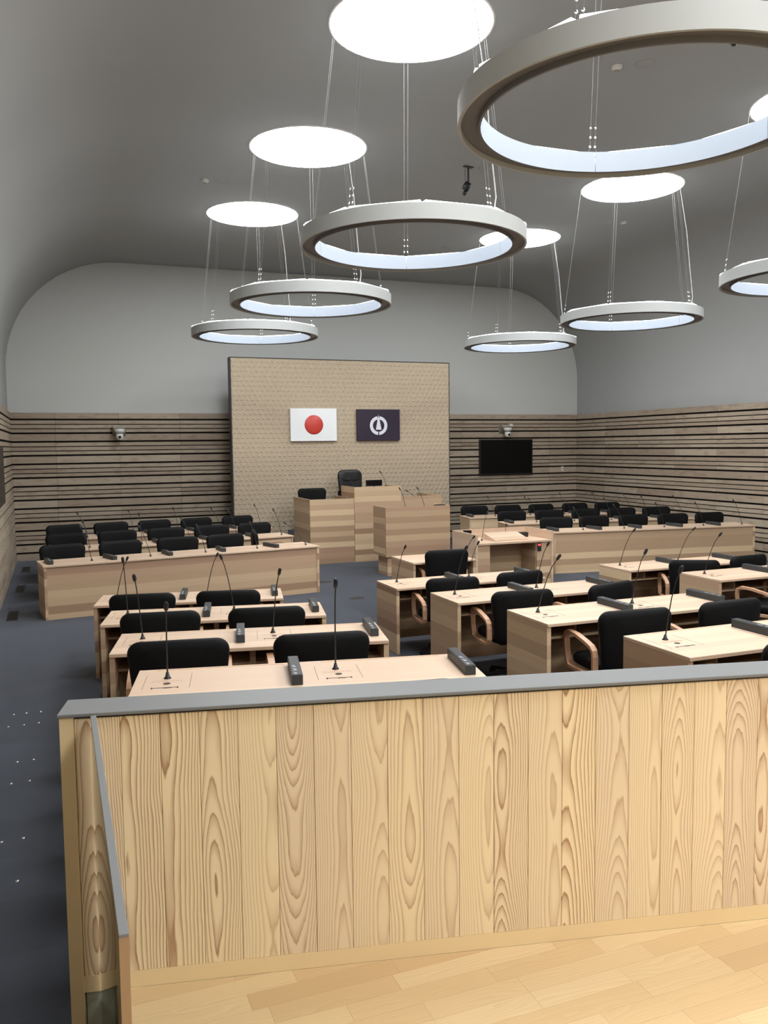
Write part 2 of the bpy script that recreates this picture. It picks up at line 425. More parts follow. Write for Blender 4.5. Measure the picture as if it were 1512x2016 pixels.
for cI, lx in enumerate(LX):
    for i, ly in enumerate(LY[:5]):
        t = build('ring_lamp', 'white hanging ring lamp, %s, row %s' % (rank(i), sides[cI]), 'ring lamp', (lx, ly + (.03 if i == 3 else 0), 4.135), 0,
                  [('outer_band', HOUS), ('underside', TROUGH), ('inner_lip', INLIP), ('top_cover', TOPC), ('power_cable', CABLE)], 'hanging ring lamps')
        for p in INP: obj('inner_panel', p, t)
        for k in range(NV):
            a = A0 + 2 * math.pi * (k + .5) / NV
            obj('light_strip', STRIP, t, (.985 * math.cos(a) * .995, .985 * math.sin(a) * .995, 0), a + math.pi / 2)
        for w, g in WIRES:
            wo = obj('suspension_wires', w, t); obj('wire_grips', g, wo)['kind'] = 'stuff'

# ------------------------------------------------------------------ backdrop panel with flags
PX0, PX1, PY, PZ = 3.41, 8.37, 17.35, 4.125
t = thing('backdrop_panel', 'tall pale wooden backdrop panel with raised triangular relief behind the rostrum', 'panel', ((PX0 + PX1) / 2, PY, 0))
hw = (PX1 - PX0) / 2
obj('panel_core', boxmesh('panel_core', 'black_lip', (-hw, hw, .012, .20, 0, PZ)), t)
mb = MB(); px = .11; py_ = .098
nx = int(2 * hw / px); nz = int(PZ / py_); px = 2 * hw / nx; py_ = PZ / nz
for j in range(nz):
    for i in range(-1, nx + 1):
        o_ = .5 * (j % 2)
        for up in (0, 1):
            if up: tri = [((i + o_) * px, j * py_), ((i + 1 + o_) * px, j * py_), ((i + .5 + o_) * px, (j + 1) * py_)]
            else: tri = [((i + .5 + o_) * px, (j + 1) * py_), ((i + o_ + 1) * px, j * py_), ((i + 1.5 + o_) * px, (j + 1) * py_)]
            if min(p[0] for p in tri) < -1e-6 - px * .51 or max(p[0] for p in tri) > 2 * hw + px * .51: continue
            tri = [(min(max(x, 0), 2 * hw), z) for x, z in tri]
            cxm = sum(p[0] for p in tri) / 3; czm = sum(p[1] for p in tri) / 3
            hgt = .011 if up else .002
            vs = [(x - hw, 0, z) for x, z in tri] + [(cxm - hw, -hgt, czm)]
            mb.add(vs, [(0, 1, 3), (1, 2, 3), (2, 0, 3)])
rl = obj('relief_tiles', mb.data('relief_tiles', 'relief_wood'), t); rl['kind'] = 'stuff'
obj('edge_trim', boxmesh('edge_trim', 'black_lip', (-hw - .02, -hw, -.012, .21, 0, PZ + .015), (hw, hw + .012, -.012, .21, 0, PZ + .015), (-hw, hw, -.012, .21, PZ, PZ + .015)), t)
FY = PY - .042
t = thing('flag_panel', 'white framed flag panel with a red disc on the backdrop', 'flag', (5.15, FY, 2.745))
obj('board', bevelled(-.513, .513, -.02, .02, -.347, .347, .004, 'board', 'flag_white', 1), t)
mb = MB(); mb.lathe([(.205, .0), (.205, .005), (.19, .012), (.12, .022), (.0005, .028)], 48)
o = obj('red_disc', mb.data('red_disc', 'flag_red'), t, (0, -.02, 0)); o.rotation_euler = (math.pi / 2, 0, 0)
t = thing('flag_panel', 'dark purple flag panel with a white ring and arrow emblem', 'flag', (6.628, FY, 2.74))
obj('board', bevelled(-.505, .505, -.02, .02, -.34, .34, .004, 'board', 'flag_purple', 1), t)
mb = MB()
def arc(a0, a1, r0, r1, n=28):
    vs = []
    for k in range(n + 1):
        a = a0 + (a1 - a0) * k / n
        for r in (r0, r1):
            for y in (0, -.004): vs.append((r * math.cos(a), y, r * math.sin(a)))
    fs = []
    for k in range(n):
        b = k * 4; fs += [(b + 1, b + 5, b + 7, b + 3), (b, b + 1, b + 5, b + 4), (b + 2, b + 3, b + 7, b + 6)]
    mb.add(vs, fs); mb.add(vs, [(0, 1, 3, 2), (n * 4, n * 4 + 1, n * 4 + 3, n * 4 + 2)])
arc(math.radians(-86), math.radians(82), .135, .205); arc(math.radians(98), math.radians(266), .135, .205)
o = obj('emblem_ring', mb.data('emblem_ring', 'flag_silver'), t, (0, -.02, -.015))
mb = MB(); tri = [(-.066, -.105), (.066, -.105), (.0, .22)]
mb.add([(x, y, z) for y in (0, -.006) for x, z in tri], [(3, 4, 5), (0, 1, 4, 3), (1, 2, 5, 4), (2, 0, 3, 5)])
obj('emblem_arrow', mb.data('emblem_arrow', 'flag_silver'), t, (0, -.02, 0))

# ------------------------------------------------------------------ chairs
def rounded(w, h, r, n=5, wb=None):
    """outline of a rounded rectangle, bottom width wb"""
    wb = wb or w; pts = []
    for cx_, cz, a0, in ((w / 2 - r, h - r, 0), (-w / 2 + r, h - r, 90), (-wb / 2 + r, r, 180), (wb / 2 - r, r, 270)):
        for k in range(n + 1):
            a = math.radians(a0 + 90 * k / n); pts.append((cx_ + r * math.cos(a), cz + r * math.sin(a)))
    return pts
def pad(name, mat, outline, thick, shape, rings=(0, .35, .7, .9, 1.0)):
    """puffy cushion: outline in (a,b), swept to both sides; shape(a,b,d) -> xyz, d in -1..1"""
    mb = MB(); ca = sum(p[0] for p in outline) / len(outline); cb = sum(p[1] for p in outline) / len(outline)
    n = len(outline); layers = []
    prof = [(.0, 1.0), (.45, 1.0), (.8, .96), (.93, .82), (.985, .5), (1.0, 0), (.985, -.5), (.93, -.82), (.8, -.96), (.45, -1.0), (.0, -1.0)]
    vs = []
    for sc, d in prof:
        for a, b in outline: vs.append(shape(ca + (a - ca) * sc, cb + (b - cb) * sc, d * thick / 2))
    fs = [(i * n + k, i * n + (k + 1) % n, (i + 1) * n + (k + 1) % n, (i + 1) * n + k) for i in range(len(prof) - 1) for k in range(n)]
    mb.add(vs, fs, 0, True); me = mb.data(name, mat)
    bm = bmesh.new(); bm.from_mesh(me); bmesh.ops.remove_doubles(bm, verts=bm.verts, dist=1e-5); bmesh.ops.recalc_face_normals(bm, faces=bm.faces); bm.to_mesh(me); bm.free()
    return me
def back_shape(a, b, d):     # a across, b up from 0
    y = -.245 - .05 * (b - .1) + .9 * a * a * .35
    return (a, y + d, .40 + b)
BACK = pad('backrest', 'black_fabric', rounded(.62, .50, .08, 6, .55), .085, back_shape)
SEAT = pad('seat', 'black_fabric', rounded(.54, .52, .09, 5), .095, lambda a, b, d: (a, b - .25, .445 + d))
def arm_mesh():
    # bent loop in the y-z plane, rectangular section
    path = [(.205, .41), (.235, .50), (.245, .60), (.235, .648), (.195, .668), (.08, .66), (-.06, .632), (-.13, .612), (-.165, .585), (-.175, .54), (-.175, .44), (-.16, .405), (-.10, .392), (.10, .392), (.18, .395)]
    n = len(path); vs = []
    w = (.0225, .0225)
    for i in range(n):
        p0, p1, p2 = Vector(path[i - 1]), Vector(path[i]), Vector(path[(i + 1) % n])
        tg = (p2 - p0).normalized(); nr = Vector((-tg.y, tg.x))
        th = .013
        for dx, dn in ((-.0225, -th), (.0225, -th), (.0225, th), (-.0225, th)):
            q = p1 + nr * dn; vs.append((dx, q.x, q.y))
    fs = [(i * 4 + k, i * 4 + (k + 1) % 4, ((i + 1) % n) * 4 + (k + 1) % 4, ((i + 1) % n) * 4 + k) for i in range(n) for k in range(4)]
    mb = MB(); mb.add(vs, fs, 0, False); me = mb.data('armrest', 'arm_wood')
    bm = bmesh.new(); bm.from_mesh(me); bmesh.ops.recalc_face_normals(bm, faces=bm.faces); bm.to_mesh(me); bm.free(); return me
ARM = arm_mesh(); ARMB = arm_mesh(); ARMB.materials[0] = M['black_leather']
mb = MB(); mb.lathe([(.0005, .39), (.05, .39), (.05, .36), (.028, .34), (.028, .12), (.04, .10), (.04, .07), (.0005, .07)], 12); COLM = mb.data('column', 'black_plastic')
mb = MB()
mb.prism_x([(.0, .065), (.0, .105), (.26, .078), (.285, .07), (.285, .055)], -.022, .022); SPOKE = mb.data('base_spoke', 'black_plastic')
mb = MB(); mb.prism_x([(.285 + .026 * math.cos(math.radians(k * 30)), .027 + .026 * math.sin(math.radians(k * 30))) for k in range(12)], -.022, .022, 0, True); CAST = mb.data('caster', 'rubber')
mb = MB(); mb.box(-.20, .20, -.20, .16, .385, .405); MECH = mb.data('seat_plate', 'black_plastic')
mb = MB(); mb.tube([(0, -.16, .39), (0, -.27, .40), (0, -.30, .46), (0, -.285, .62)], .022, 6); STAY = mb.data('back_stay', 'black_plastic')
CHAIR = [('seat', SEAT), ('backrest', BACK), ('armrest', ARM, (-.305, 0, 0)), ('armrest', ARM, (.305, 0, 0)), ('seat_plate', MECH), ('back_stay', STAY), ('column', COLM)]
CHAIR += [('base_spoke', SPOKE, (0, 0, 0), 2 * math.pi * k / 5 + .3, [('caster', CAST)]) for k in range(5)]
def chair(label, group, loc, rz): return build('office_chair', label, 'chair', loc, rz, CHAIR, group)
def rescale(o, k): o.scale = (k, k, k)

# ------------------------------------------------------------------ microphones and voting boxes
def microphone(label, group, base, off):
    off = Vector(off); hd = Vector((off.x, off.y, 0)); h = off.z
    p = [Vector((0, 0, .012)), Vector((off.x * .20, off.y * .16, h * .30)), Vector((off.x * .44, off.y * .38, h * .58)), Vector((off.x * .68, off.y * .62, h * .80)), Vector((off.x * .86, off.y * .84, h * .91)), off]
    t = thing('gooseneck_microphone', label, 'microphone', base, 0, group)
    mb = MB(); mb.lathe([(.020, 0), (.020, .003), (.013, .010), (.0075, .034), (.0005, .036)], 12); obj('base', mb.data('base', 'black_plastic'), t)
    mb = MB(); mb.tube(p[:5], [.0046, .0042, .0038, .0038, .0038], 6); obj('gooseneck', mb.data('gooseneck', 'black_plastic'), t)
    d = (p[5] - p[3]).normalized(); a = p[4]
    mb = MB(); mb.tube([a, a + d * .008, a + d * .014, a + d * .052, a + d * .062], [.005, .008, .0125, .0125, .005], 8); obj('head', mb.data('head', 'black_plastic'), t)
    return t
BOXB = bevelled(0, .059, -.203, .203, 0, .055, .003, 'case', 'device_grey', 1)
BOXT = boxmesh('top_plate', 'device_dark', (.006, .053, -.197, .197, .055, .0563))
def marks(seed):
    rnd = random.Random(seed); mb = MB(); y = -.185
    for grp in range(3):
        for k in range(3):
            x0 = .012 + rnd.random() * .012
            mb.box(x0, x0 + .006 + rnd.random() * .012, y, y + .003 + rnd.random() * .005, .0563, .0568); y += .014
        y += .03
    return mb.data('printed_marks', 'print_white')
BOXM = marks(3)
def votebox(label, group, base, rz):
    return build('voting_unit', label, 'voting unit', base, rz, [('case', BOXB), ('top_plate', BOXT, (0, 0, 0), 0, [('printed_marks', BOXM)])], group)

# ------------------------------------------------------------------ member desks
DL, DD, DH, TH = 1.87, .617, .735, .026
def plate_parts(u):     # speaker slits, grommet and card slot round a microphone at u
    fr = MB()
    for x in (u - .115, u + .125): fr.box(x, x + .0018, -.40, -.12, DH - .0005, DH + .0006)
    sl = MB()
    for k in range(13): sl.box(u - .075 + k * .0125, u - .072 + k * .0125, -.272, -.238, DH - .001, DH + .0007)
    gr = MB(); gr.lathe([(.019, .0), (.019, .0015), (.015, .0015), (.0005, .001)], 16, 0, (u + .005, -.305, DH))
    cs = MB(); cs.box(u - .07, u + .07, -.385, -.377, DH - .001, DH + .0008); cs.box(u - .07, u - .063, -.396, -.37, DH - .001, DH + .0008); cs.box(u + .063, u + .07, -.396, -.37, DH - .001, DH + .0008); cs.box(u - .008, u + .035, -.392, -.376, DH - .001, DH + .001)
    return [('plate_joint', fr.data('plate_joint', 'hole_dark')), ('speaker_slits', sl.data('speaker_slits', 'slit')), ('cable_grommet', gr.data('cable_grommet', 'hole_dark')), ('card_slot', cs.data('card_slot', 'hole_dark'))]
TOP = bevelled(0, DL, -DD, 0, DH - TH, DH, .003, 'desktop', 'desk_pale', 1)
SIDE = boxmesh('side_panel', 'desk_wood', (0, .035, -DD + .012, -.004, 0, DH - TH))
FRONT = boxmesh('modesty_panel', 'desk_wood', (.035, DL - .035, -.045, -.015, .05, DH - TH))
SHELF = boxmesh('shelf', 'desk_wood', (.035, DL / 2 - .02, -.46, -.045, .575, .593))
DIV = boxmesh('divider', 'desk_wood', (DL / 2 - .02, DL / 2 + .02, -.46, -.045, .05, DH - TH))
CUB = boxmesh('cubby_wall', 'desk_wood', (0, .012, -.44, -.045, .593, DH - TH))
TRAY = MB()
for u0 in (.10, 1.02): TRAY.box(u0, u0 + .70, -.032, -.018, DH - .001, DH + .0008)
TRAY = TRAY.data('pen_groove', 'groove')
UM = (.170, 1.086); UB = (.825, 1.762); UC = (.51, 1.38)
DESK = [('desktop', TOP, (0, 0, 0), 0, [('pen_groove', TRAY)] + plate_parts(UM[0]) + plate_parts(UM[1])), ('side_panel', SIDE), ('side_panel', SIDE, (DL - .035, 0, 0)), ('modesty_panel', FRONT),
        ('shelf', SHELF), ('shelf', SHELF, (DL / 2 - .015, 0, 0)), ('divider', DIV), ('cubby_wall', CUB, (.36, 0, 0)), ('cubby_wall', CUB, (1.28, 0, 0))]
ROWN = ('front', 'second', 'third', 'last')
SEATN = ('seat away from', 'seat next to')
def member(block, k, loc, deg, mics, chairs=((0, 0, 0), (0, 0, 0)), seatn=('outer seat', 'inner seat')):
    a = math.radians(deg); U = Vector((math.cos(a), math.sin(a), 0)); N = Vector((math.sin(a), -math.cos(a), 0)); L = Vector((loc[0], loc[1], .1 * k))
    row = '%s row of %s' % (ROWN[k], block)
    build('member_desk', 'long two-seat pale wooden desk, %s' % row, 'desk', L, a, DESK, 'two-seat member desks')
    for s in (0, 1):
        sn = seatn[s]
        microphone('gooseneck microphone, %s, %s' % (row, sn), 'microphones on the member desks', L + U * UM[s] + N * .2 + Vector((0, 0, DH)), mics[s])
        votebox('grey voting box, %s, %s' % (row, sn), 'voting boxes on the member desks', L + U * UB[s] + N * .275 + Vector((0, 0, DH)), a)
        if chairs[s] is not None:
            du, dv, dr = chairs[s]
            c = chair('black armchair, %s, %s' % (row, sn), 'chairs at the member desks', L + U * (UC[s] + du) + N * (.73 + dv), a + math.radians(dr))
            if deg == 0: rescale(c, .975)
LBN = 'slanting desk block'; RBN = 'middle desk block'; FRN = 'far desk block'
LBS = ('seat by side aisle', 'seat by middle aisle')
member(LBN, 0, (.407, 9.28), -11.6, ((.109, -.150, .435), (.099, -.146, .445)), ((-.005, 0, 2), (-.05, 0, -2)), LBS)
member(LBN, 1, (.405, 7.80), -11.6, ((-.034, -.094, .507), (-.121, -.06, .505)), ((.0, .03, 3), (-.03, .02, 1)), LBS)
member(LBN, 2, (.395, 6.31), -11.6, ((-.051, -.087, .463), (.031, -.12, .475)), ((-.04, .04, 2), (-.02, .03, 2)), LBS)
member(LBN, 3, (.390, 4.82), -11.6, ((-.007, -.104, .423), (-.023, -.098, .517)), ((.02, .14, 2), (-.12, .12, 3)), LBS)
RBS = ('seat towards slanting block', 'seat towards far block')
member(RBN, 0, (3.38, 8.94), 0, ((.057, -.129, .421), (.06, -.13, .42)), ((.02, 0, -6), (-.02, -.08, 4)), RBS)
member(RBN, 1, (3.38, 7.45), 0, ((.063, -.132, .479), (.059, -.130, .469)), ((-.01, .0, -6), (0, .0, 14)), RBS)
member(RBN, 2, (3.38, 5.94), 0, ((.106, -.149, .473), (.041, -.123, .462)), ((.01, .03, -4), (0, .03, 2)), RBS)
member(RBN, 3, (3.38, 4.43), 0, ((.02, -.115, .474), (.05, -.12, .47)), ((0, 0, 0), (0, 0, 0)), RBS)
FRS = ('seat towards middle block', 'seat away from middle block')
member(FRN, 0, (6.435, 8.94), 0, ((.111, -.151, .476), (.131, -.158, .449)), ((.24, .06, -26), (.15, -.02, 4)), FRS)
member(FRN, 1, (6.435, 7.45), 0, ((.09, -.142, .46), (.09, -.14, .46)), ((.08, .02, 18), (0, 0, 0)), FRS)

# stenographer's small desk
SW, SD = .92, .787
SP = [('desktop', bevelled(0, SW, -SD, 0, DH - TH, DH, .003, 'desktop', 'desk_pale', 1)), ('side_panel', boxmesh('side_panel', 'desk_wood', (0, .035, -SD + .012, -.004, 0, DH - TH))),
      ('side_panel', boxmesh('side_panel', 'desk_wood', (SW - .035, SW, -SD + .012, -.004, 0, DH - TH))), ('modesty_panel', boxmesh('modesty_panel', 'desk_wood', (.035, SW - .035, -.05, -.02, 0, DH - TH)))]
build('clerk_table', 'small one-seat wooden desk between the rostrum and the middle desk block', 'desk', (4.33, 10.853, 0), 0, SP)
microphone('short black microphone on the small one-seat desk', None, (5.16, 10.22, DH), (.07, -.134, .30))
chair('black armchair tucked in at the small one-seat desk', None, (4.79, 10.853 - SD + .16, 0), math.radians(-3))

# ------------------------------------------------------------------ officials' desks (two banks of three rows)
GL, GD = 4.03, .645
GTOP = bevelled(-.01, GL + .01, -.012, GD, DH - TH, DH, .003, 'desktop', 'desk_pale', 1)
GFR = boxmesh('front_panel', 'desk_wood', (.03, GL - .03, .012, .04, 0, DH - TH))
GSD = boxmesh('end_panel', 'desk_wood', (0, .035, .0, GD - .02, 0, DH - TH))
GDESK = [('desktop', GTOP), ('front_panel', GFR), ('end_panel', GSD), ('end_panel', GSD, (GL - .035, 0, 0))]
GROW = ('front', 'middle', 'back'); GSEAT = ('first', 'second', 'third', 'fourth', 'fifth')
def officials(side, k, loc, deg, spec_mics, turned=None, flip=False):
    a = math.radians(deg); U = Vector((math.cos(a), math.sin(a), 0)); N = Vector((-math.sin(a), math.cos(a), 0)); L = Vector((loc[0], loc[1], 0))
    row = '%s row of officials on %s side' % (GROW[k], side)
    build('officials_desk', 'long five-seat striped wooden desk, %s' % row, 'desk', L, a, GDESK, 'five-seat officials desks')
    for i in range(5):
        wall_i = 4 - i if flip else i
        sn = '%s seat from side wall' % GSEAT[wall_i] if wall_i else 'seat nearest side wall'
        rn = random.Random(100 * k + i + int(deg * 10))
        off = spec_mics.get(i, (-.09 + rn.uniform(-.07, .05), .14 + rn.uniform(-.03, .03), .44 + rn.uniform(-.05, .04)))
        microphone('thin microphone, %s, %s' % (row, sn), 'microphones on the officials desks', L + U * (.653 + .81 * i) + N * .2 + Vector((0, 0, DH)), off)
        votebox('grey desk box, %s, %s' % (row, sn), 'boxes on the officials desks', L + U * (.075 + .81 * i) + N * .29 + Vector((0, 0, DH)), a + math.radians(rn.uniform(-4, 10)))
        rz = a + math.pi + math.radians(rn.uniform(-7, 7)); du = .38; dv = .56
        if turned == i: rz = math.radians(-99); du = .36; dv = .98
        chair('black armchair, %s, %s' % (row, sn), 'chairs at the officials desks', L + U * (du + .81 * i) + N * dv, rz).scale = (1.03, 1.03, 1.03)
officials('white flag', 0, (-.213, 11.948), 8.1, {0: (-.137, .161, .484), 4: (-.30, .22, .36)}, turned=4)
officials('white flag', 1, (-.18, 13.60), 8.1, {1: (-.021, .116, .492), 4: (-.108, .149, .45)})
officials('white flag', 2, (-.16, 15.28), 8.1, {4: (-.095, .144, .424)})
officials('wall screen', 0, (8.079, 12.542), -8.3, {4: (-.089, .142, .455), 3: (-.085, .14, .426)}, flip=True)
officials('wall screen', 1, (8.15, 14.22), -8.3, {}, flip=True)
officials('wall screen', 2, (8.13, 15.87), -8.3, {}, flip=True)

# ------------------------------------------------------------------ presiding bench
def bench(name, label, x0, x1, y0, y1, z, lip=.05, sides=(1, 1)):
    t = thing(name, label, 'desk', (x0, y0, 0)); w = x1 - x0; d = y1 - y0
    obj('front_panel', boxmesh('front_panel', 'desk_wood', (0, w, 0, .03, 0, z)), t)
    if sides[0]: obj('side_panel', boxmesh('side_panel', 'desk_wood', (0, .03, .03, d, 0, z)), t)
    if sides[1]: obj('side_panel', boxmesh('side_panel', 'desk_wood', (w - .03, w, .03, d, 0, z)), t)
    obj('worktop', boxmesh('worktop', 'desk_pale', (.03, w - .03, .03, .62, z - lip - .03, z - lip)), t)
    return t
bench('secretary_bench', 'tall striped wooden bench joined to the presiding bench, white flag side', 4.513, 5.418, 15.515, 16.70, 1.26)
bench('presiding_bench', 'highest striped wooden bench in front of the backdrop panel', 5.42, 6.41, 15.50, 16.32, 1.478)
bench('secretary_bench', 'tall striped wooden bench joined to the presiding bench, purple flag side', 6.412, 7.31, 15.515, 16.70, 1.26)
mb = MB(); mb.box(4.545, 7.28, 16.02, 17.33, 0, .52); mb.box(5.46, 6.37, 16.17, 17.33, .52, .74); struct(obj('floor', mb.data('floor', 'carpet')))
chair('black chair behind the secretary bench on the white flag side', None, (4.93, 16.50, .52), math.pi + .05)
# high-backed presiding chair
def hb(a, b, d): return (a, -.26 - .10 * (b - .1) + .25 * a * a + d, .42 + b)
HB = pad('backrest', 'black_leather', rounded(.56, .62, .12, 6, .52), .11, hb)
HR = pad('head_cushion', 'black_leather', rounded(.44, .22, .08, 5), .06, lambda a, b, d: (a, -.225 - .10 * (b + .27) + .2 * a * a + d, .80 + b))
t = build('executive_chair', 'high-backed black leather chair behind the presiding bench', 'chair', (5.84, 16.62, .74), math.pi + .12,
          [('seat', SEAT), ('backrest', HB, (0, 0, 0), 0, [('head_cushion', HR)]), ('armrest', ARMB, (-.31, 0, 0)), ('armrest', ARMB, (.31, 0, 0)), ('seat_plate', MECH), ('column', COLM)] + [('base_spoke', SPOKE, (0, 0, 0), 2 * math.pi * k / 5, [('caster', CAST)]) for k in range(5)])
t = thing('monitor', 'small black monitor standing on the presiding bench', 'monitor', (6.0, 15.95, 1.428), math.radians(4))
obj('foot', boxmesh('foot', 'black_plastic', (-.07, .07, -.05, .05, 0, .012), (-.015, .015, .0, .02, .012, .06)), t)
s_ = obj('housing', bevelled(-.18, .18, -.015, .015, .04, .165, .004, 'housing', 'black_plastic', 1), t)
obj('screen', boxmesh('screen', 'screen_black', (-.165, .165, -.017, -.015, .053, .152)), s_)
microphone('thin microphone on the presiding bench beside the monitor', None, (6.19, 15.72, 1.428), (-.12, .05, .33))
microphone('thin microphone on the presiding bench beside the high-backed chair', None, (5.55, 15.85, 1.428), (-.1, .1, .20))
build('desk_tray', 'small dark desk device on the secretary bench beside the presiding bench', 'desk device', (5.34, 15.70, 1.21), 0, [('case', boxmesh('case', 'device_dark', (-.035, .035, -.05, .05, 0, .055))), ('button_row', boxmesh('button_row', 'print_white', (-.02, .02, -.03, .03, .055, .058)))])
microphone('thin microphone on the secretary bench on the purple flag side', None, (6.85, 15.85, 1.21), (-.16, .02, .14))

# speaking rostrum
t = thing('speaking_rostrum', 'broad striped wooden rostrum on a recessed base before the presiding bench', 'rostrum', (5.29, 13.5, 0)); w = 1.235; d = .62
obj('front_panel', boxmesh('front_panel', 'desk_wood', (0, w, 0, .03, .34, 1.21)), t)
obj('side_panel', boxmesh('side_panel', 'desk_wood', (0, .03, .03, d, .34, 1.21)), t)
obj('side_panel', boxmesh('side_panel', 'desk_wood', (w - .03, w, .03, d, .34, 1.21)), t)
obj('worktop', boxmesh('worktop', 'desk_pale', (.03, w - .03, .03, d, 1.13, 1.16)), t)
obj('base', boxmesh('base', 'desk_wood', (.042, w - .042, .042, .49, 0, .34)), t)
obj('bottom_board', boxmesh('bottom_board', 'desk_wood', (.03, w - .03, .03, d, .34, .37)), t)
microphone('thin microphone on the rostrum, the one nearer the presiding bench', None, (5.76, 13.72, 1.16), (-.09, .06, .36))
microphone('thin microphone with bent tip on the rostrum beside the black device', None, (6.13, 13.72, 1.16), (-.12, .05, .36))
build('desk_device', 'flat black device lying at the end of the rostrum top', 'desk device', (6.38, 13.62, 1.16), 0, [('case', boxmesh('case', 'device_dark', (-.09, .09, -.05, .05, 0, .06))), ('button_row', boxmesh('button_row', 'device_grey', (-.06, .06, -.03, .03, .06, .064)))])

# questioner's lectern desk
qx0, qx1, qy0, qy1, qz = 6.115, 7.54, 11.72, 12.57, .72
t = thing('question_lectern', 'open-backed wooden lectern desk with raised side and front rims facing the rostrum', 'lectern', (qx0, qy0, 0)); w = qx1 - qx0; d = qy1 - qy0
for x0 in (0, w - .035): obj('side_panel', boxmesh('side_panel', 'desk_pale', (x0, x0 + .035, 0, d, 0, .862)), t)
obj('front_panel', boxmesh('front_panel', 'desk_pale', (.035, w - .035, d - .03, d, 0, .862)), t)
obj('worktop', boxmesh('worktop', 'desk_pale', (.035, w - .035, .0, d - .03, qz - .03, qz)), t)
obj('inner_panel', boxmesh('inner_panel', 'desk_wood', (.035, .26, .02, .05, 0, qz - .03)), t)
obj('inner_panel', boxmesh('inner_panel', 'desk_wood', (w - .30, w - .035, .02, .05, 0, qz - .03)), t)
obj('knee_panel', boxmesh('knee_panel', 'desk_wood', (.26, w - .30, .50, .53, 0, qz - .03)), t)
obj('knee_side', boxmesh('knee_side', 'desk_wood', (.25, .27, .05, .50, 0, qz - .03)), t)
obj('knee_side', boxmesh('knee_side', 'desk_wood', (w - .31, w - .29, .05, .50, 0, qz - .03)), t)
mb = MB(); mb.prism_x([(.0, .0), (.0, .02), (.42, .11), (.42, .0)], 0, .62)
t = thing('reading_board', 'sloping pale wooden reading board on the question lectern', 'reading board', (6.53, 11.84, qz))
obj('board', mb.data('board', 'desk_pale'), t); obj('stop_ledge', boxmesh('stop_ledge', 'desk_pale', (.06, .56, -.014, 0, 0, .032)), t)
microphone('tall microphone on the question lectern beside the reading board', None, (6.42, 12.10, qz), (.08, -.05, .47))
microphone('thin microphone behind the reading board on the question lectern', None, (6.98, 12.33, qz), (.0, -.04, .20))
build('desk_device', 'black box beside the reading board on the question lectern', 'desk device', (7.28, 12.30, qz), 0, [('case', bevelled(-.10, .10, -.06, .06, 0, .08, .006, 'case', 'black_plastic')), ('button_row', boxmesh('button_row', 'print_white', (-.085, -.055, -.062, -.060, .02, .045)))])
build('desk_device', 'small black flat screen against the side rim of the question lectern', 'desk device', (6.30, 12.38, qz), math.radians(-20), [('case', bevelled(-.07, .07, -.012, .012, 0, .15, .004, 'case', 'black_plastic')), ('screen', boxmesh('screen', 'screen_black', (-.06, .06, -.0135, -.012, .02, .14)))])
t = thing('countdown_timer', 'small black timer with a red lit display on the question lectern', 'timer', (7.28, 11.735, .545))
obj('case', bevelled(-.034, .034, -.012, .012, 0, .135, .003, 'case', 'device_dark', 1), t)
dsp = MB()
for x in (-.018, .008): dsp.box(x - .008, x + .010, -.0135, -.012, .085, .115)
obj('display', dsp.data('display', 'red_led'), t)

# ------------------------------------------------------------------ wall equipment
def screen(label, loc, rz, w, h):
    t = thing('wall_screen', label, 'television', loc, rz)
    hs = obj('housing', bevelled(-w / 2, w / 2, -.03, .03, -h / 2, h / 2, .005, 'housing', 'black_plastic', 1), t)
    obj('screen', boxmesh('screen', 'screen_black', (-w / 2 + .025, w / 2 - .025, -.0325, -.03, -h / 2 + .03, h / 2 - .03)), hs)
screen('large black television on the slatted back wall beside the backdrop panel', (10.565, YB - .09, 1.968), 0, 1.51, .89)
screen('black television on the slatted side wall on the white flag side', (XL + .085, 13.6, 1.9), math.pi / 2, 1.51, .89)
def wallcam(label, x, z):
    t = thing('dome_camera', label, 'camera', (x, YB - .05, z))
    mb = MB(); mb.prism_x([(0, -.12), (0, .10), (-.17, .10), (-.17, .055)], -.13, .13); obj('bracket', mb.data('bracket', 'bracket'), t)
    mb = MB(); mb.lathe([(.0005, .055), (.105, .055), (.105, .005), (.09, -.02), (.07, -.03), (.0005, -.03)], 20, 0, (0, -.21, -.02)); obj('mount', mb.data('mount', 'white_plastic'), t)
    mb = MB(); mb.lathe([(.0005, -.03), (.072, -.03), (.076, -.08), (.068, -.13), (.045, -.16), (.0005, -.17)], 20, 0, (0, -.21, -.035)); hd = obj('head', mb.data('head', 'white_plastic'), t)
    mb = MB(); mb.lathe([(.0005, .012), (.026, .012), (.026, 0)], 16); l = obj('lens', mb.data('lens', 'screen_black'), hd, (0, -.28, -.135)); l.rotation_euler = (math.pi / 2, 0, 0)
    return t
wallcam('white dome camera on the bare slatted back wall above the officials bank', 1.257, 2.66)
wt = wallcam('white dome camera above the black television on the back wall', 10.515, 2.66)
obj('side_sensor', boxmesh('side_sensor', 'white_plastic', (.08, .17, -.18, -.10, .08, .13)), wt)
build('wall_plate', 'small white wall plate on the slats beside the television', 'wall plate', (12.255, YB - .055, 1.635), 0, [('plate', bevelled(-.035, .035, -.004, .004, -.06, .06, .002, 'plate', 'white_plastic', 1)), ('socket', boxmesh('socket', 'bracket', (-.012, .012, -.006, -.004, -.03, .03)))])
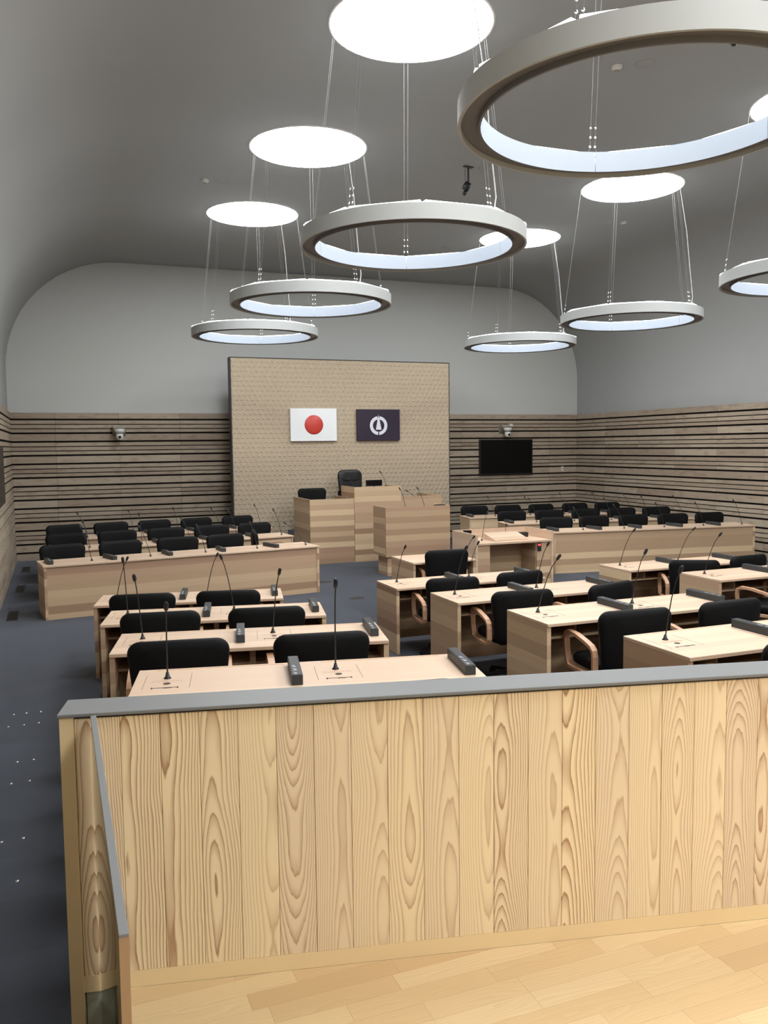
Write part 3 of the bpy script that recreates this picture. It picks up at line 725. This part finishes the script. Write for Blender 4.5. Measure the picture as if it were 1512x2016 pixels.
# ceiling fittings
def spot(label, loc, rz):
    t = thing('ceiling_spotlight', label, 'spotlight', loc, rz)
    obj('ceiling_plate', boxmesh('ceiling_plate', 'black_plastic', (-.075, .075, -.03, .03, -.012, 0)), t)
    mb = MB(); mb.tube([(0, 0, -.01), (0, 0, -.23)], .012, 8); obj('pole', mb.data('pole', 'black_plastic'), t)
    mb = MB(); mb.lathe([(.0005, .055), (.045, .05), (.055, 0), (.05, -.06), (.0005, -.06)], 14); h = obj('lamp_head', mb.data('lamp_head', 'black_plastic'), t, (-.025, 0, -.27)); h.rotation_euler = (.4, .35, 0)
    mb = MB(); mb.lathe([(.0005, 0), (.026, -.005), (.028, -.06), (.022, -.075), (.0005, -.078)], 12); obj('lens_barrel', mb.data('lens_barrel', 'black_plastic'), h, (.02, 0, -.05))
    mb = MB(); mb.tube([(-.05, 0, -.01), (-.06, 0, -.1), (-.05, 0, -.22)], .003, 5); obj('cord', mb.data('cord', 'black_plastic'), t)
spot('small black spotlight on a ceiling pole between the lamp rows, nearer back wall', (5.54, 10.82, ZC), .2)
spot('small black spotlight on a ceiling pole between the lamp rows, nearer the gallery', (5.79, 6.06, ZC), .9)
DET = [((2.178, 12.616), 'white smoke detector on the ceiling near the vaulted side edge, white flag side', 1), ((2.42, 12.606), 'flat round ceiling speaker beside the smoke detector, white flag side', 0), ((5.795, 10.802), 'flat round ceiling speaker beside the black spotlight nearer the back wall', 0),
       ((5.56, 7.497), 'white smoke detector on the mid ceiling between the ring lamps', 1), ((5.80, 7.35), 'flat round ceiling speaker on the mid ceiling between the ring lamps', 0), ((9.488, 12.551), 'white smoke detector on the ceiling, wall screen side', 1), ((9.222, 12.642), 'flat round ceiling speaker beside the smoke detector, wall screen side', 0), ((7.343, 15.316), 'flat round ceiling speaker nearest the backdrop panel', 0)]
mb = MB(); mb.lathe([(.055, 0), (.055, -.02), (.03, -.045), (.0005, -.05)], 16); DETM = mb.data('housing', 'white_plastic')
mb = MB(); mb.lathe([(.03, -.02), (.03, -.052), (.0005, -.054)], 12); DETC = mb.data('sensor_cap', 'bracket')
mb = MB(); mb.lathe([(.10, 0), (.10, -.006), (.09, -.008), (.0005, -.008)], 24); SPKM = mb.data('rim', 'plaster')
mb = MB(); mb.lathe([(.082, -.008), (.08, -.010), (.0005, -.010)], 24); SPKG = mb.data('grille', 'plaster')
for (x, y), lab, k in DET:
    if k: build('smoke_detector', lab, 'detector', (x, y, ZC), 0, [('housing', DETM), ('sensor_cap', DETC)])
    else: build('ceiling_speaker', lab, 'speaker', (x, y, ZC), 0, [('rim', SPKM), ('grille', SPKG)])
# floor fittings
mb = MB(); mb.lathe([(.0005, .004), (.10, .004), (.105, 0)], 28); FCAP = mb.data('cover', 'device_dark')
mb = MB(); mb.lathe([(.105, .0), (.105, .006), (.12, .005), (.122, 0)], 28); FRIM = mb.data('rim', 'device_grey')
for p, w_ in (((4.133, 11.769), 'nearer the middle desk block'), ((4.143, 13.413), 'nearer the presiding bench')):
    build('floor_outlet', 'round dark outlet cover in the open carpet, ' + w_, 'floor outlet', (p[0], p[1], 0), 0, [('cover', FCAP), ('rim', FRIM)], 'round floor outlets')
for p, w_ in (((-.62, 17.3), 'nearest the back wall'), ((-.63, 14.9), 'second from the back wall'), ((-.64, 12.5), 'third from the back wall')):
    t = thing('floor_grille', 'dark narrow floor grille along the side wall, ' + w_, 'floor grille', (p[0], p[1], 0), 0, 'floor grilles along the side wall')
    obj('frame', boxmesh('frame', 'device_dark', (-.07, -.06, -.35, .35, 0, .004), (.06, .07, -.35, .35, 0, .004), (-.06, .06, -.35, -.34, 0, .004), (-.06, .06, .34, .35, 0, .004)), t)
    obj('slots', boxmesh('slots', 'rubber', (-.06, .06, -.34, .34, 0, .002)), t)
mb = MB(); mb.lathe([(.011, 0), (.010, .003), (.006, .005), (.0005, .0055)], 10); STUD = mb.data('floor_stud', 'stud_steel')
STU = [(-.429, 7.771), (-.328, 7.772), (-.213, 7.768), (-.457, 7.44), (-.337, 7.444), (-.224, 7.451), (-.353, 6.559), (-.243, 6.567), (-.375, 6.136), (-.259, 6.144), (-.385, 5.221), (-.268, 5.227), (-.28, 4.70)]
for x, y in STU:
    tag(obj('floor_stud', STUD, None, (x, y, 0)), 'tiny shiny metal stud set in the dark side aisle carpet', 'floor stud', 'metal studs in the side aisle')

# ------------------------------------------------------------------ gallery: barrier, side screen, floor
BA = math.radians(-12.2); BL = 5.6; BZ = 1.35; GZ = .37
t = thing('gallery_barrier', 'long cedar plank barrier with a flat grey metal cap before the gallery', 'barrier', (-.03, 3.101, 0), BA)
# local: x along the barrier, y away from the gallery
bx0, bx1 = .0, BL
obj('core', boxmesh('core', 'kick_grey', (.05, BL, .05, .16, 0, BZ - .022)), t)
cap = bevelled(-.005, BL, 0, .183, BZ - .013, BZ, .0025, 'metal_cap', 'grey_metal', 1)
obj('metal_cap', cap, t)
obj('shadow_joint', boxmesh('shadow_joint', 'black_lip', (.05, BL, .024, .16, BZ - .024, BZ - .013)), t)
TW = .048
obj('end_trim', boxmesh('end_trim', 'trim_pine', (.0, TW, .012, .17, 0, BZ - .013)), t)
pw = .1385; x = TW + .001; rr_ = random.Random(5); widths = [.150, .1385, .1385, .1385]
PM = {}
k = 0
while x < BL - .01:
    w_ = .155 if k == 0 else pw
    w_ = min(w_, BL - x)
    key = round(w_, 3)
    if key not in PM: PM[key] = bevelled(-w_ / 2 + .0006, w_ / 2 - .0006, -.011, .011, -(BZ - .024 - GZ) / 2, (BZ - .024 - GZ) / 2, .0016, 'plank', 'cedar', 1)
    obj('plank', PM[key], t, (x + w_ / 2, .030 + rr_.uniform(-.0006, .0006), (BZ - .024 + GZ) / 2)); x += w_; k += 1
obj('base_rail', boxmesh('base_rail', 'trim_pine', (TW, BL, .018, .05, GZ - .062, GZ)), t)
obj('kick_panel', boxmesh('kick_panel', 'kick_grey', (TW + .004, BL, .032, .05, 0, GZ - .062)), t)
mb = MB(); mb.box(.05, BL, .16, .172, 0, BZ - .024); obj('outer_panel', mb.data('outer_panel', 'desk_wood'), t)
# side screen along the aisle
t = thing('side_screen', 'thin tinted glass side screen with grey steel cap, aisle end of gallery', 'screen panel', (.076, 1.625, 0))
sl = 1.446
obj('glass_pane', boxmesh('glass_pane', 'gloss_panel', (.001, .009, .018, sl, 0, BZ - .008)), t)
obj('end_post', boxmesh('end_post', 'edge_brown', (.0, .0185, .0, .018, 0, BZ - .008)), t)
obj('pane_edge', boxmesh('pane_edge', 'black_lip', (.0, .0185, .018, sl - .02, BZ - .014, BZ - .008)), t)
obj('steel_cap', bevelled(-.0005, .019, -.0015, sl - .02, BZ - .008, BZ - .001, .0012, 'steel_cap', 'grey_metal', 1), t)
# gallery floor of laminated strips, laid square to the room
gx0 = .0965; FZ = GZ - .062; gy0 = .9; gx1 = 5.3
ub = Vector((math.cos(BA), math.sin(BA))); nb = Vector((math.sin(BA), -math.cos(BA)))
b0 = Vector((-.03, 3.101)) - nb * .017                    # foot of the base rail
yb = lambda x: b0.y + (x - b0.x) * ub.y / ub.x
mb = MB(); mb.prism([(gx0, gy0), (gx1, gy0), (gx1, yb(gx1)), (gx0, yb(gx0))], 0, FZ - .02)
mb.prism([(gx0, YF), (11.6, YF), (11.6, gy0 - .002), (gx0, gy0 - .002)], 0, FZ, 1)
gf = struct(obj('floor', mb.data('floor', 'kick_grey', 'strip_pine')))
def clip(poly):
    out = []
    for i in range(len(poly)):
        p, q = poly[i - 1], poly[i]; dp = yb(p[0]) - p[1]; dq = yb(q[0]) - q[1]
        if (dp >= 0) != (dq >= 0):
            f = dp / (dp - dq); out.append((p[0] + (q[0] - p[0]) * f, p[1] + (q[1] - p[1]) * f))
        if dq >= 0: out.append(q)
    return out
sw = .094; rs = random.Random(11); y = gy0; stripc = {}
while y < 3.1:
    x = gx0; first = True
    while x < gx1 - .02:
        L_ = rs.choice((.38, .47, .56, .66)) * (rs.choice((.4, .6, .8, 1)) if first else 1); L_ = round(min(L_, gx1 - x), 3)
        po = [(x, y), (x + L_ - .0007, y), (x + L_ - .0007, y + sw - .0007), (x, y + sw - .0007)]; cl = clip(po)
        if len(cl) >= 3:
            if len(cl) == 4 and cl == po or set(cl) == set(po):
                if L_ not in stripc:
                    stripc[L_] = boxmesh('floor_strip', 'strip_pine', (0, L_ - .0007, 0, sw - .0007, -.02, 0))
                me = stripc[L_]
            else:
                ms = MB(); ms.prism([(a - x, b - y) for a, b in cl], -.02, 0); me = ms.data('floor_strip', 'strip_pine')
            obj('floor_strip', me, gf, (x, y, FZ))
        x += L_; first = False
    y += sw
